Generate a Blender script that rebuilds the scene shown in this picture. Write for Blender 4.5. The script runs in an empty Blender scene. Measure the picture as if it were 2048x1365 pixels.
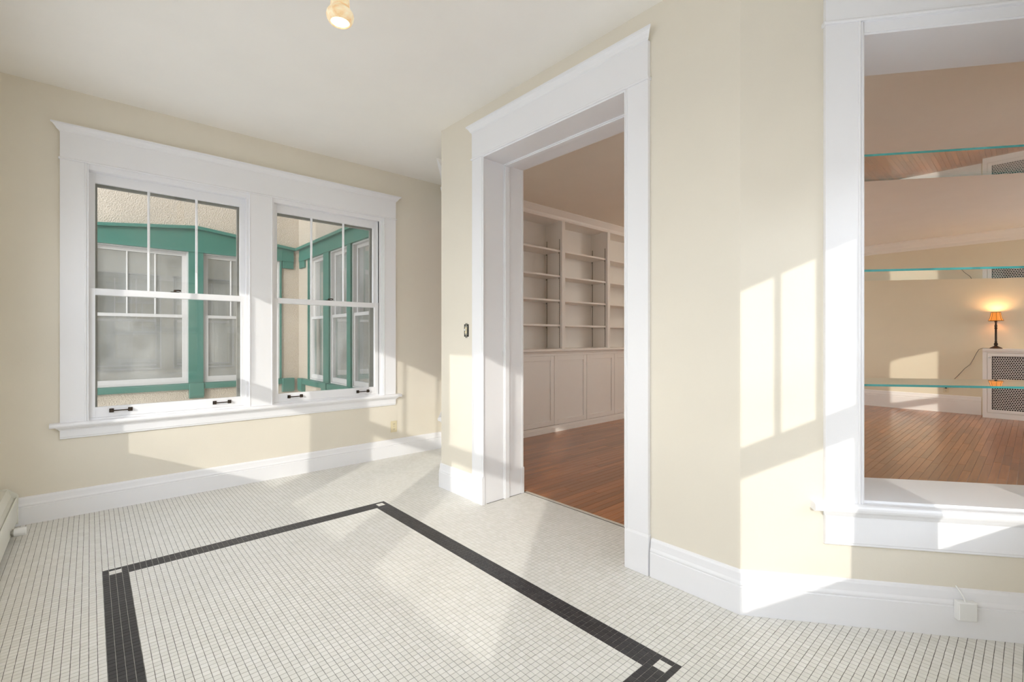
import bpy, bmesh, math, random
from mathutils import Vector, Matrix

random.seed(7)
SC = bpy.context.scene
COL = SC.collection

# ------------------------------------------------------------------ camera
YAW = math.radians(41.9)
EYE = 1.21
FPX = 940.5
cam = bpy.data.cameras.new('camera')
cam.sensor_width = 36.0
cam.lens = FPX / 2048 * 36
cam.shift_y = -5.8 / 2048
cam.clip_start = 0.02
cam_o = bpy.data.objects.new('camera', cam)
COL.objects.link(cam_o)
cam_o.location = (0, 0, EYE)
cam_o.rotation_euler = (math.radians(90), 0, -YAW)
SC.camera = cam_o

# ------------------------------------------------------------------ sky, sun, exposure
SUN = Vector((1.0, 0.75, -0.43)).normalized()        # direction the light travels
w = bpy.data.worlds.new('sky')
SC.world = w
w.use_nodes = True
nt = w.node_tree
nt.nodes.clear()
# pale clear winter sky: whiter towards the horizon, bluer overhead, the same all the way round
tc = nt.nodes.new('ShaderNodeTexCoord')
sp = nt.nodes.new('ShaderNodeSeparateXYZ')
rp = nt.nodes.new('ShaderNodeValToRGB')
rp.color_ramp.elements[0].position = 0.0
rp.color_ramp.elements[0].color = (0.93, 0.955, 0.98, 1)
rp.color_ramp.elements[1].position = 0.8
rp.color_ramp.elements[1].color = (0.33, 0.39, 0.50, 1)
bg = nt.nodes.new('ShaderNodeBackground')
bg.inputs[1].default_value = 3.6
wo = nt.nodes.new('ShaderNodeOutputWorld')
nt.links.new(tc.outputs['Generated'], sp.inputs[0])
nt.links.new(sp.outputs['Z'], rp.inputs[0])
nt.links.new(rp.outputs[0], bg.inputs[0])
nt.links.new(bg.outputs[0], wo.inputs[0])

sl = bpy.data.lights.new('sun', 'SUN')
sl.energy = 1.05
sl.color = (1.0, 0.95, 0.88)
sl.angle = math.radians(0.55)
so = bpy.data.objects.new('sun', sl)
COL.objects.link(so)
so.rotation_euler = SUN.to_track_quat('-Z', 'Y').to_euler()
so.location = (-20, -15, 12)

vs = SC.view_settings
vs.view_transform = 'Standard'
vs.look = 'None'
vs.gamma = 1.0
vs.exposure = 0.93
vs.use_curve_mapping = False
SC.cycles.max_bounces = 14
SC.cycles.diffuse_bounces = 8
SC.cycles.transparent_max_bounces = 24
SC.cycles.use_denoising = True

# ------------------------------------------------------------------ materials
MATS = {}


def srgb(r, g, b):
    def f(c):
        c /= 255.0
        return c / 12.92 if c <= 0.04045 else ((c + 0.055) / 1.055) ** 2.4
    return (f(r), f(g), f(b), 1)


def base_mat(name):
    m = bpy.data.materials.new(name)
    m.use_nodes = True
    return m, m.node_tree, m.node_tree.nodes['Principled BSDF']


def paint(name, col, rough=0.5, bump=0.0, bscale=60, mottle=0.03, spec=0.4, mscale=3.0):
    """painted surface: faint mottle and fine relief"""
    m, t, p = base_mat(name)
    tc = t.nodes.new('ShaderNodeTexCoord')
    n = t.nodes.new('ShaderNodeTexNoise')
    n.inputs['Scale'].default_value = mscale
    n.inputs['Detail'].default_value = 4
    t.links.new(tc.outputs['Object'], n.inputs['Vector'])
    mx = t.nodes.new('ShaderNodeMix')
    mx.data_type = 'RGBA'
    c = Vector(col[:3])
    mx.inputs[6].default_value = (*(c * (1 - mottle)), 1)
    mx.inputs[7].default_value = (*[min(1, v) for v in c * (1 + mottle)], 1)
    t.links.new(n.outputs[0], mx.inputs[0])
    t.links.new(mx.outputs[2], p.inputs['Base Color'])
    p.inputs['Roughness'].default_value = rough
    p.inputs['Specular IOR Level'].default_value = spec
    if bump:
        b = t.nodes.new('ShaderNodeBump')
        n2 = t.nodes.new('ShaderNodeTexNoise')
        n2.inputs['Scale'].default_value = bscale
        n2.inputs['Detail'].default_value = 3
        t.links.new(tc.outputs['Object'], n2.inputs['Vector'])
        t.links.new(n2.outputs[0], b.inputs['Height'])
        b.inputs['Strength'].default_value = bump
        b.inputs['Distance'].default_value = 0.01
        t.links.new(b.outputs[0], p.inputs['Normal'])
    MATS[name] = m
    return m


M_CREAM = paint('cream_wall_paint', srgb(231, 224, 209), 0.6, 0.03, 90)
M_TRIM = paint('white_trim_paint', srgb(241, 241, 243), 0.35, 0.008, 12, 0.008)
M_CEIL = paint('white_ceiling_paint', srgb(247, 244, 238), 0.8, 0.04, 40)
M_LWALL = paint('pale_yellow_wall_paint', srgb(234, 224, 198), 0.6, 0.05, 60)
M_LCEIL = paint('living_ceiling_paint', srgb(246, 240, 228), 0.8, 0.03, 40)
M_LTRIM = paint('living_trim_paint', srgb(243, 239, 233), 0.4, 0.03, 30, 0.02)
M_GREEN = paint('green_exterior_paint', srgb(52, 106, 92), 0.45, 0.15, 18, 0.10)
M_EXTW = paint('exterior_white_paint', srgb(190, 186, 182), 0.5, 0.05, 30, 0.05)
M_STONE = paint('threshold_stone', srgb(205, 198, 186), 0.4, 0.05, 50, 0.06)
M_ALMOND = paint('almond_plastic', srgb(226, 214, 180), 0.35)
M_WPLAST = paint('white_plastic', srgb(236, 236, 234), 0.35)
M_HEAT = paint('enamelled_heater_metal', srgb(222, 221, 211), 0.3, 0.0, 1, 0.02)
M_DARK = paint('dark_void', srgb(45, 44, 42), 0.8)
M_BLACK = paint('black_plastic', srgb(28, 24, 22), 0.4)
M_GROUND = paint('pale_bounce_ground', srgb(236, 234, 230), 0.9, 0.4, 6, 0.15, mscale=0.8)  # ground paled to bounce daylight up onto the ceiling
M_BARK = paint('tree_bark', srgb(96, 84, 74), 0.9, 0.5, 12, 0.2)
M_STORM = paint('grey_storm_frame', srgb(150, 148, 140), 0.5, 0.05, 30, 0.05)
M_SCREEN = paint('perforated_sheet_paint', srgb(226, 220, 216), 0.5)
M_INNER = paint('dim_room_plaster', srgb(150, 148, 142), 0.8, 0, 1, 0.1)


def metal(name, col, rough=0.35, met=0.9):
    m, t, p = base_mat(name)
    p.inputs['Base Color'].default_value = col
    p.inputs['Metallic'].default_value = met
    n = t.nodes.new('ShaderNodeTexNoise')
    n.inputs['Scale'].default_value = 80
    mr = t.nodes.new('ShaderNodeMapRange')
    mr.inputs['To Min'].default_value = rough * 0.7
    mr.inputs['To Max'].default_value = rough * 1.4
    t.links.new(n.outputs[0], mr.inputs[0])
    t.links.new(mr.outputs[0], p.inputs['Roughness'])
    return m


M_BRONZE = metal('dark_bronze', srgb(70, 60, 52), 0.4)
M_STEEL = metal('galvanised_steel', srgb(170, 168, 160), 0.35)
M_SLOT = paint('shelf_standard_paint', srgb(176, 168, 156), 0.4)
M_SLOTH = paint('shelf_standard_slots', srgb(96, 88, 80), 0.7)
M_CHROME = metal('chrome', srgb(225, 222, 218), 0.15, 1.0)


def stucco():
    m, t, p = base_mat('rough_stucco')
    tc = t.nodes.new('ShaderNodeTexCoord')
    n = t.nodes.new('ShaderNodeTexNoise')
    n.inputs['Scale'].default_value = 62
    n.inputs['Detail'].default_value = 3
    n.inputs['Roughness'].default_value = 0.55
    v = t.nodes.new('ShaderNodeTexVoronoi')
    v.inputs['Scale'].default_value = 70
    n3 = t.nodes.new('ShaderNodeTexNoise')
    n3.inputs['Scale'].default_value = 1.1
    n3.inputs['Detail'].default_value = 5
    for q in (n, v, n3):
        t.links.new(tc.outputs['Object'], q.inputs['Vector'])
    a = t.nodes.new('ShaderNodeMath')
    a.operation = 'ADD'
    t.links.new(n.outputs[0], a.inputs[0])
    mu = t.nodes.new('ShaderNodeMath')
    mu.operation = 'MULTIPLY'
    mu.inputs[1].default_value = 0.5
    t.links.new(v.outputs[0], mu.inputs[0])
    t.links.new(mu.outputs[0], a.inputs[1])
    b = t.nodes.new('ShaderNodeBump')
    b.inputs['Strength'].default_value = 0.9
    b.inputs['Distance'].default_value = 0.012
    t.links.new(a.outputs[0], b.inputs['Height'])
    t.links.new(b.outputs[0], p.inputs['Normal'])
    mx = t.nodes.new('ShaderNodeMix')
    mx.data_type = 'RGBA'
    mx.inputs[6].default_value = srgb(170, 157, 140)
    mx.inputs[7].default_value = srgb(196, 184, 167)
    t.links.new(n3.outputs[0], mx.inputs[0])
    t.links.new(mx.outputs[2], p.inputs['Base Color'])
    p.inputs['Roughness'].default_value = 0.95
    p.inputs['Specular IOR Level'].default_value = 0.1
    return m


M_STUCCO = stucco()


def glass(name, tint, power=5.0, f0=0.045, rough=0.0, grime_haze=0.0):
    """real pane: clear transmission plus reflection that grows at grazing angles"""
    m = bpy.data.materials.new(name)
    m.use_nodes = True
    t = m.node_tree
    t.nodes.clear()
    out = t.nodes.new('ShaderNodeOutputMaterial')
    lw = t.nodes.new('ShaderNodeLayerWeight')
    lw.inputs[0].default_value = 0.5
    pw = t.nodes.new('ShaderNodeMath')
    pw.operation = 'POWER'
    pw.inputs[1].default_value = power
    t.links.new(lw.outputs['Facing'], pw.inputs[0])
    ma = t.nodes.new('ShaderNodeMath')
    ma.operation = 'MULTIPLY_ADD'
    ma.inputs[1].default_value = 1 - f0
    ma.inputs[2].default_value = f0
    t.links.new(pw.outputs[0], ma.inputs[0])
    tr = t.nodes.new('ShaderNodeBsdfTransparent')
    tr.inputs[0].default_value = tint
    gl = t.nodes.new('ShaderNodeBsdfGlossy')
    gl.inputs['Roughness'].default_value = rough
    gl.inputs[0].default_value = (1, 1, 1, 1)
    mx = t.nodes.new('ShaderNodeMixShader')
    t.links.new(ma.outputs[0], mx.inputs[0])
    t.links.new(tr.outputs[0], mx.inputs[1])
    t.links.new(gl.outputs[0], mx.inputs[2])
    last = mx
    if grime_haze:  # diffuse film for painted milky haze as well as dust smears
        df = t.nodes.new('ShaderNodeBsdfDiffuse')
        df.inputs[0].default_value = (0.8, 0.78, 0.74, 1)
        n = t.nodes.new('ShaderNodeTexNoise')
        n.inputs['Scale'].default_value = 2.2
        n.inputs['Detail'].default_value = 6
        tc = t.nodes.new('ShaderNodeTexCoord')
        t.links.new(tc.outputs['Object'], n.inputs['Vector'])
        mr = t.nodes.new('ShaderNodeMapRange')
        mr.inputs['From Min'].default_value = 0.35
        mr.inputs['From Max'].default_value = 0.75
        mr.inputs['To Min'].default_value = grime_haze * 0.4
        mr.inputs['To Max'].default_value = grime_haze * 1.6
        t.links.new(n.outputs[0], mr.inputs[0])
        m2 = t.nodes.new('ShaderNodeMixShader')
        t.links.new(mr.outputs[0], m2.inputs[0])
        t.links.new(mx.outputs[0], m2.inputs[1])
        t.links.new(df.outputs[0], m2.inputs[2])
        last = m2
    t.links.new(last.outputs[0], out.inputs[0])
    return m


M_GLASS = glass('window_glass', (0.985, 0.99, 0.985, 1))
M_NGLASS = glass('sunroom_double_glass', (0.90, 0.91, 0.905, 1), 5.0, 0.03, grime_haze=0.05)  # grey tint dims the courtyard; film paints milky reflections along with dust smears
M_FGLASS = glass('hazy_window_glass', (0.93, 0.95, 0.94, 1), 4.0, 0.16, grime_haze=0.16)  # diffuse film paints a milky haze over the panes
M_SGLASS = glass('shelf_glass', (0.95, 0.985, 0.97, 1), 1.8, 0.05)


def glass_edge():
    m, t, p = base_mat('green_glass_edge')
    n = t.nodes.new('ShaderNodeTexNoise')
    n.inputs['Scale'].default_value = 3.5
    tc = t.nodes.new('ShaderNodeTexCoord')
    t.links.new(tc.outputs['Object'], n.inputs['Vector'])
    mx = t.nodes.new('ShaderNodeMix')
    mx.data_type = 'RGBA'
    mx.inputs[6].default_value = srgb(38, 118, 112)
    mx.inputs[7].default_value = srgb(86, 178, 178)
    t.links.new(n.outputs[0], mx.inputs[0])
    t.links.new(mx.outputs[2], p.inputs['Base Color'])
    p.inputs['Roughness'].default_value = 0.12
    p.inputs['Transmission Weight'].default_value = 0.25
    return m


M_GEDGE = glass_edge()


def tile_mat(name, c0, c1, rough):
    m, t, p = base_mat(name)
    a = t.nodes.new('ShaderNodeAttribute')
    a.attribute_name = 'tone'
    tc = t.nodes.new('ShaderNodeTexCoord')
    n = t.nodes.new('ShaderNodeTexNoise')
    n.inputs['Scale'].default_value = 1.7
    n.inputs['Detail'].default_value = 4
    t.links.new(tc.outputs['Object'], n.inputs['Vector'])
    ad = t.nodes.new('ShaderNodeMath')
    ad.operation = 'MULTIPLY_ADD'
    ad.inputs[1].default_value = 0.5
    t.links.new(a.outputs['Fac'], ad.inputs[0])
    mu = t.nodes.new('ShaderNodeMath')
    mu.operation = 'MULTIPLY'
    mu.inputs[1].default_value = 0.5
    t.links.new(n.outputs[0], mu.inputs[0])
    t.links.new(mu.outputs[0], ad.inputs[2])
    mx = t.nodes.new('ShaderNodeMix')
    mx.data_type = 'RGBA'
    mx.inputs[6].default_value = c0
    mx.inputs[7].default_value = c1
    t.links.new(ad.outputs[0], mx.inputs[0])
    t.links.new(mx.outputs[2], p.inputs['Base Color'])
    p.inputs['Roughness'].default_value = rough
    p.inputs['Specular IOR Level'].default_value = 0.35
    return m


M_TILE_W = tile_mat('white_mosaic_tile', srgb(219, 217, 209), srgb(236, 234, 229), 0.42)
M_TILE_B = tile_mat('black_mosaic_tile', srgb(44, 43, 46), srgb(66, 64, 66), 0.40)
M_GROUT = paint('grey_grout', srgb(108, 105, 99), 0.9, 0, 1, 0.12)


def wood():
    m, t, p = base_mat('amber_strip_oak')
    a = t.nodes.new('ShaderNodeAttribute')
    a.attribute_name = 'tone'
    tc = t.nodes.new('ShaderNodeTexCoord')
    mp = t.nodes.new('ShaderNodeMapping')
    mp.inputs['Scale'].default_value = (2.0, 38, 38)
    cx = t.nodes.new('ShaderNodeCombineXYZ')
    mu = t.nodes.new('ShaderNodeMath')
    mu.operation = 'MULTIPLY'
    mu.inputs[1].default_value = 37.0
    t.links.new(a.outputs['Fac'], mu.inputs[0])
    for i in range(3):
        t.links.new(mu.outputs[0], cx.inputs[i])
    ge = t.nodes.new('ShaderNodeNewGeometry')
    t.links.new(ge.outputs['Position'], mp.inputs['Vector'])
    t.links.new(cx.outputs[0], mp.inputs['Location'])
    n = t.nodes.new('ShaderNodeTexNoise')
    n.inputs['Scale'].default_value = 1.0
    n.inputs['Detail'].default_value = 6
    n.inputs['Distortion'].default_value = 0.6
    t.links.new(mp.outputs[0], n.inputs['Vector'])
    mx = t.nodes.new('ShaderNodeMix')
    mx.data_type = 'RGBA'
    mx.inputs[6].default_value = srgb(130, 74, 36)
    mx.inputs[7].default_value = srgb(190, 124, 70)
    t.links.new(n.outputs[0], mx.inputs[0])
    hv = t.nodes.new('ShaderNodeHueSaturation')
    mr = t.nodes.new('ShaderNodeMapRange')
    mr.inputs['To Min'].default_value = 0.72
    mr.inputs['To Max'].default_value = 1.12
    t.links.new(a.outputs['Fac'], mr.inputs[0])
    t.links.new(mr.outputs[0], hv.inputs['Value'])
    t.links.new(mx.outputs[2], hv.inputs['Color'])
    t.links.new(hv.outputs[0], p.inputs['Base Color'])
    p.inputs['Roughness'].default_value = 0.30
    p.inputs['Coat Weight'].default_value = 0.5
    p.inputs['Coat Roughness'].default_value = 0.22
    b = t.nodes.new('ShaderNodeBump')
    b.inputs['Strength'].default_value = 0.12
    b.inputs['Distance'].default_value = 0.002
    t.links.new(n.outputs[0], b.inputs['Height'])
    t.links.new(b.outputs[0], p.inputs['Normal'])
    return m


M_WOOD = wood()


def emis(name, col, strength, base=(0.9, 0.8, 0.6, 1), vein=False):
    m, t, p = base_mat(name)
    p.inputs['Base Color'].default_value = base
    p.inputs['Emission Color'].default_value = col
    p.inputs['Emission Strength'].default_value = strength
    p.inputs['Roughness'].default_value = 0.4
    if vein:
        n = t.nodes.new('ShaderNodeTexNoise')
        n.inputs['Scale'].default_value = 14
        n.inputs['Detail'].default_value = 6
        n.inputs['Distortion'].default_value = 1.5
        r = t.nodes.new('ShaderNodeValToRGB')
        r.color_ramp.elements[0].position = 0.35
        r.color_ramp.elements[0].color = srgb(232, 196, 140)
        r.color_ramp.elements[1].position = 0.6
        r.color_ramp.elements[1].color = srgb(252, 234, 200)
        tc = t.nodes.new('ShaderNodeTexCoord')
        t.links.new(tc.outputs['Object'], n.inputs['Vector'])
        t.links.new(n.outputs[0], r.inputs[0])
        t.links.new(r.outputs[0], p.inputs['Base Color'])
        t.links.new(r.outputs[0], p.inputs['Emission Color'])
    return m


M_ALAB = emis('veined_alabaster_glow', (1, 0.85, 0.6, 1), 0.16, vein=True)
M_BULB = emis('lit_bulb_diffuser', (1, 0.95, 0.88, 1), 0.42)
M_SHADE = emis('amber_fabric_glow', srgb(232, 140, 50), 0.42, srgb(190, 120, 60))
M_BULB2 = emis('warm_bulb', (1, 0.75, 0.4, 1), 6.0)

# ------------------------------------------------------------------ helpers


class Fr:
    """wall frame: s along the wall, o out of it into the room, z up"""

    def __init__(self, org, s, o):
        self.g = Vector((org[0], org[1], 0))
        self.s = Vector((s[0], s[1], 0)).normalized()
        self.o = Vector((o[0], o[1], 0)).normalized()

    def P(self, s, o, z):
        return self.g + self.s * s + self.o * o + Vector((0, 0, z))


W = Fr((0, 0), (1, 0), (0, 1))     # plain world frame


def box(bm, fr, s0, s1, o0, o1, z0, z1, mi=0):
    vs_ = [bm.verts.new(fr.P(s, o, z)) for s in (s0, s1) for o in (o0, o1) for z in (z0, z1)]
    fs = [(0, 1, 3, 2), (4, 6, 7, 5), (0, 4, 5, 1), (2, 3, 7, 6), (0, 2, 6, 4), (1, 5, 7, 3)]
    for f in fs:
        q = bm.faces.new([vs_[i] for i in f])
        q.material_index = mi


def prof(bm, fr, pts, s0, s1, m0=0.0, m1=0.0, ob=0.0, mi=0):
    """extrude the polygon pts [(o, z)] along s; m0 / m1 flare the ends (mitred returns)"""
    a = [bm.verts.new(fr.P(s0 - m0 * (o - ob), o, z)) for o, z in pts]
    b = [bm.verts.new(fr.P(s1 + m1 * (o - ob), o, z)) for o, z in pts]
    n = len(pts)
    for i in range(n):
        j = (i + 1) % n
        bm.faces.new((a[i], a[j], b[j], b[i])).material_index = mi
    bm.faces.new(a).material_index = mi
    bm.faces.new(b[::-1]).material_index = mi


def vprof(bm, fr, pts, z0, z1, mi=0):
    """extrude the polygon pts [(s, o)] upwards"""
    a = [bm.verts.new(fr.P(s, o, z0)) for s, o in pts]
    b = [bm.verts.new(fr.P(s, o, z1)) for s, o in pts]
    n = len(pts)
    for i in range(n):
        j = (i + 1) % n
        bm.faces.new((a[i], a[j], b[j], b[i])).material_index = mi
    bm.faces.new(a).material_index = mi
    bm.faces.new(b[::-1]).material_index = mi


def lathe(bm, c, pts, n=32, mi=0, cap=True):
    """pts [(r, z)] spun about the vertical through c"""
    rings = []
    for r, z in pts:
        rings.append([bm.verts.new((c[0] + r * math.cos(2 * math.pi * k / n), c[1] + r * math.sin(2 * math.pi * k / n), c[2] + z)) for k in range(n)])
    for a, b in zip(rings, rings[1:]):
        for k in range(n):
            bm.faces.new((a[k], a[(k + 1) % n], b[(k + 1) % n], b[k])).material_index = mi
    if cap:
        bm.faces.new(rings[0]).material_index = mi
        bm.faces.new(rings[-1][::-1]).material_index = mi


def tube(bm, pts, r, n=8, mi=0):
    rs = r if isinstance(r, (list, tuple)) else [r] * len(pts)
    pts = [Vector(p) for p in pts]
    rings = []
    for i, p in enumerate(pts):
        d = (pts[min(i + 1, len(pts) - 1)] - pts[max(i - 1, 0)]).normalized()
        u = d.cross(Vector((0, 0, 1)))
        if u.length < 1e-3:
            u = d.cross(Vector((1, 0, 0)))
        u.normalize()
        v = d.cross(u)
        rings.append([bm.verts.new(p + (u * math.cos(2 * math.pi * k / n) + v * math.sin(2 * math.pi * k / n)) * rs[i]) for k in range(n)])
    for a, b in zip(rings, rings[1:]):
        for k in range(n):
            bm.faces.new((a[k], a[(k + 1) % n], b[(k + 1) % n], b[k])).material_index = mi
    bm.faces.new(rings[0]).material_index = mi
    bm.faces.new(rings[-1][::-1]).material_index = mi


LOC = {}


def obj(name, bm, mats, parent=None, bevel=0.0, smooth=False, **props):
    """link a bmesh (in world coordinates) as one object under parent"""
    off = LOC.get(parent.name, Vector((0, 0, 0))) if parent else Vector((0, 0, 0))
    bmesh.ops.recalc_face_normals(bm, faces=bm.faces[:])
    bmesh.ops.translate(bm, verts=bm.verts[:], vec=-off)
    me = bpy.data.meshes.new(name)
    bm.to_mesh(me)
    bm.free()
    for mt in (mats if isinstance(mats, (list, tuple)) else [mats]):
        me.materials.append(mt)
    if smooth:
        me.polygons.foreach_set('use_smooth', [True] * len(me.polygons))
        me.set_sharp_from_angle(angle=math.radians(40))
    o = bpy.data.objects.new(name, me)
    COL.objects.link(o)
    if parent:
        o.parent = parent
    LOC[o.name] = off
    if bevel:
        b = o.modifiers.new('bevel', 'BEVEL')
        b.width = bevel
        b.segments = 2
        b.limit_method = 'ANGLE'
    for k, v in props.items():
        o[k] = v
    return o


def root(name, loc, parent=None, **props):
    o = bpy.data.objects.new(name, None)
    o.empty_display_size = 0.1
    COL.objects.link(o)
    o.location = loc
    LOC[o.name] = Vector(loc)
    for k, v in props.items():
        o[k] = v
    return o


def thing(name, loc, label, cat, group=None):
    o = root(name, loc, label=label, category=cat)
    if group:
        o['group'] = group
    return o


def B():
    return bmesh.new()


def wall_mesh(fr, s0, s1, o0, o1, z0, z1, holes, mi_out=None):
    """solid wall with rectangular openings [(s0, s1, z0, z1)] that share no columns"""
    bm = B()
    cur = s0
    for (a, b, c, d) in sorted(holes):
        box(bm, fr, cur, a, o0, o1, z0, z1)
        if c > z0:
            box(bm, fr, a, b, o0, o1, z0, c)
        if d < z1:
            box(bm, fr, a, b, o0, o1, d, z1)
        cur = b
    box(bm, fr, cur, s1, o0, o1, z0, z1)
    return bm


# ------------------------------------------------------------------ plan
YN, YS, XW, XE = 4.39, -0.29, -0.46, 2.132
CZ = 2.90
YC0, YC1 = 0.871, 3.239                       # corners where the bay walls turn
dC = Vector((0.608, -0.794)).normalized()
nC = Vector((0.794, 0.608)).normalized()
FN = Fr((0, YN), (1, 0), (0, -1))
FS = Fr((0, YS), (1, 0), (0, 1))
FW = Fr((XW, 0), (0, 1), (1, 0))
FE = Fr((XE, 0), (0, 1), (-1, 0))
FC = Fr((XE, YC0), dC, -nC)
FD = Fr((XE, YC1), (dC.x, -dC.y), (-nC.x, nC.y))
LC = (YC0 - YS) / -dC.y                        # length of the angled walls
XD2 = 2.50                                     # living side of the doorway wall
XL, YB = 10.42, 4.15
LZ = 2.86
TC = 0.36

# ------------------------------------------------------------------ shell
north_holes = [(-0.03, 0.99, 0.64, 2.39), (1.165, 2.175, 0.64, 2.39)]
obj('wall_north', wall_mesh(FN, -0.66, 3.3, -0.20, 0, -0.9, CZ, north_holes), M_CREAM, kind='structure')
WEST = [(2.83, 3.94), (1.50, 2.53), (0.08, 1.20)]
west_holes = [(a, b, 0.58, 2.30) for a, b in WEST]
obj('wall_west', wall_mesh(FW, YS - 0.12, YN, -0.12, 0, -0.9, CZ, west_holes), M_CREAM, kind='structure')
SOUTH = [(0.42, 1.36), (1.66, 2.60)]
south_holes = [(a, b, 0.58, 2.20) for a, b in SOUTH]
obj('wall_south', wall_mesh(FS, XW, 3.3, -0.12, 0, -0.9, CZ, south_holes), M_CREAM, kind='structure')
DY0, DY1, DZ = 1.455, 2.685, 2.525             # doorway
obj('wall_east', wall_mesh(FE, YC0, YC1, -(XD2 - XE), 0, -0.15, CZ, [(DY0, DY1, -0.15, DZ)]), M_CREAM, kind='structure')
CO0, CO1, CZ0, CZ1 = 0.48, 1.345, 0.50, 2.515   # pass-through openings
for nm, fr in (('wall_southeast', FC), ('wall_northeast', FD)):
    bm = B()
    # the end face meets the doorway wall on the mitre
    t = (XD2 - XE - TC * nC.x) / dC.x
    pts = [(0, 0), (CO0, 0), (CO0, -TC), (t, -TC)]
    vprof(bm, fr, pts, -0.15, CZ)
    box(bm, fr, CO1, LC + 0.3, -TC, 0, -0.15, CZ)
    box(bm, fr, CO0, CO1, -TC, 0, -0.15, CZ0)
    box(bm, fr, CO0, CO1, -TC, 0, CZ1, CZ)
    obj(nm, bm, M_CREAM, kind='structure')
bm = B()
vprof(bm, W, [(XW - 0.1, YS - 0.1), (3.25, YS - 0.1), (XD2, 0.92), (XD2, 3.19), (3.25, YN + 0.1), (XW - 0.1, YN + 0.1)], CZ, CZ + 0.12)
obj('ceiling', bm, M_CEIL, kind='structure')

# tiled floor -------------------------------------------------------
P_ = 0.0254
poly = [(XW, YS), (3.02, YS), (XE, YC0), (XE, YC1), (3.02, YN), (XW, YN)]


def inside(x, y, pl):
    c = False
    for i in range(len(pl)):
        x0, y0 = pl[i]
        x1, y1 = pl[i - 1]
        if (y0 > y) != (y1 > y) and x < (x1 - x0) * (y - y0) / (y1 - y0) + x0:
            c = not c
    return c


bm = B()
vprof(bm, W, poly, -0.12, -0.0018)
box(bm, W, XE, 2.555, DY0 - 0.01, DY1 + 0.01, -0.12, -0.0018)
floor = obj('floor', bm, M_GROUT, kind='structure', label='small white and black mosaic tile floor of the sunroom')
BX0, BY1, NX, NY = 0.047, 3.232, 62, 93
M_GROUT2 = paint('pale_border_grout', srgb(172, 169, 162), 0.9, 0, 1, 0.08)
bm = B()
bx1, by0, bw4 = BX0 + NX * P_, BY1 - NY * P_, 4 * P_
for (xa, xb, ya, yb) in ((BX0, bx1, BY1 - bw4, BY1), (BX0, bx1, by0, by0 + bw4), (BX0, BX0 + bw4, by0 + bw4, BY1 - bw4), (bx1 - bw4, bx1, by0 + bw4, BY1 - bw4)):
    box(bm, W, xa, xb, ya, yb, -0.004, -0.0012)
obj('border_grout', bm, M_GROUT2, floor, label='pale grout between the black border tiles')
grow = [(XW - .02, YS - .02), (3.04, YS - .02), (XE + .012, YC0 + .006), (XE + .012, YC1 - .006), (3.04, YN + .02), (XW - .02, YN + .02)]
cF = Vector((math.sin(YAW), math.cos(YAW), 0))
cR = Vector((math.cos(YAW), -math.sin(YAW), 0))
tiles = []
for i in range(-22, 120):
    for j in range(-48, 142):
        x = BX0 + (i + 0.5) * P_
        y = BY1 - (j + 0.5) * P_
        if not (inside(x, y, grow) or (XE - 0.03 < x < 2.548 and DY0 < y < DY1)):
            continue
        black = False
        if 0 <= i < NX and 0 <= j < NY:
            a, b = min(i, NX - 1 - i), min(j, NY - 1 - j)
            if a < 4 or b < 4:
                black = not (a in (1, 2) and b in (1, 2))
        d = x * cF.x + y * cF.y
        vis = 0
        if d > 0.3:
            px = 1024 + FPX * (x * cR.x + y * cR.y) / d
            py = 676.7 + FPX * EYE / d
            if -5 < px < 2053 and py < 1370 and not (px > 1490 and False):
                vis = 1
        tiles.append((x, y, black, d, vis))
tiles.sort(key=lambda q: (-q[4], q[3]))
G_ = 0.00098


def tile_mesh(name, lst, mats, h=0.0022):
    vv, ff, mi, tn = [], [], [], []
    e = P_ / 2 - G_
    for (x, y, black) in lst:
        k = len(vv)
        jx, jy = random.uniform(-.00025, .00025), random.uniform(-.00025, .00025)
        dz = random.uniform(-.00012, .00012)
        tt = random.random()
        for zz in (-h, dz):
            for sx, sy in ((-1, -1), (1, -1), (1, 1), (-1, 1)):
                vv.append((x + jx + sx * e, y + jy + sy * e, zz))
        ff += [(k + 4, k + 5, k + 6, k + 7)] + [(k + q, k + (q + 1) % 4, k + 4 + (q + 1) % 4, k + 4 + q) for q in range(4)]
        mi += [1 if black else 0] * 5
        tn += [tt] * 8
    me = bpy.data.meshes.new(name)
    me.from_pydata(vv, [], ff)
    for mt in mats:
        me.materials.append(mt)
    me.polygons.foreach_set('material_index', mi)
    at = me.attributes.new('tone', 'FLOAT', 'POINT')
    at.data.foreach_set('value', tn)
    return me


shared = {0: [tile_mesh('tile', [(0, 0, False)], [M_TILE_W]) for _ in range(6)], 1: [tile_mesh('tile', [(0, 0, False)], [M_TILE_B]) for _ in range(6)]}
for (x, y, black, d, vis) in tiles[:300]:
    o = bpy.data.objects.new('tile', random.choice(shared[int(black)]))
    o.location = (x, y, 0)
    o.parent = floor
    if black:
        o['label'] = 'small black border tile'
    COL.objects.link(o)
o = bpy.data.objects.new('mosaic_tiles', tile_mesh('mosaic_tiles', [t[:3] for t in tiles[300:]], [M_TILE_W, M_TILE_B]))
o.parent = floor
o['kind'] = 'stuff'
COL.objects.link(o)
bm = B()
box(bm, W, 2.549, 2.572, DY0 - 0.004, DY1 + 0.004, -0.12, 0.001)
obj('threshold_strip', bm, M_STONE, kind='structure')

# ------------------------------------------------------------------ mouldings
BASE = [(0, 0), (0.020, 0), (0.020, 0.112), (0.0165, 0.1135), (0.0165, 0.117), (0.019, 0.121), (0.0185, 0.127), (0.014, 0.136),
        (0.0125, 0.150), (0.0115, 0.166), (0.008, 0.175), (0, 0.178)]
BASE_E = [(o, z * 1.075) for o, z in BASE]


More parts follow.
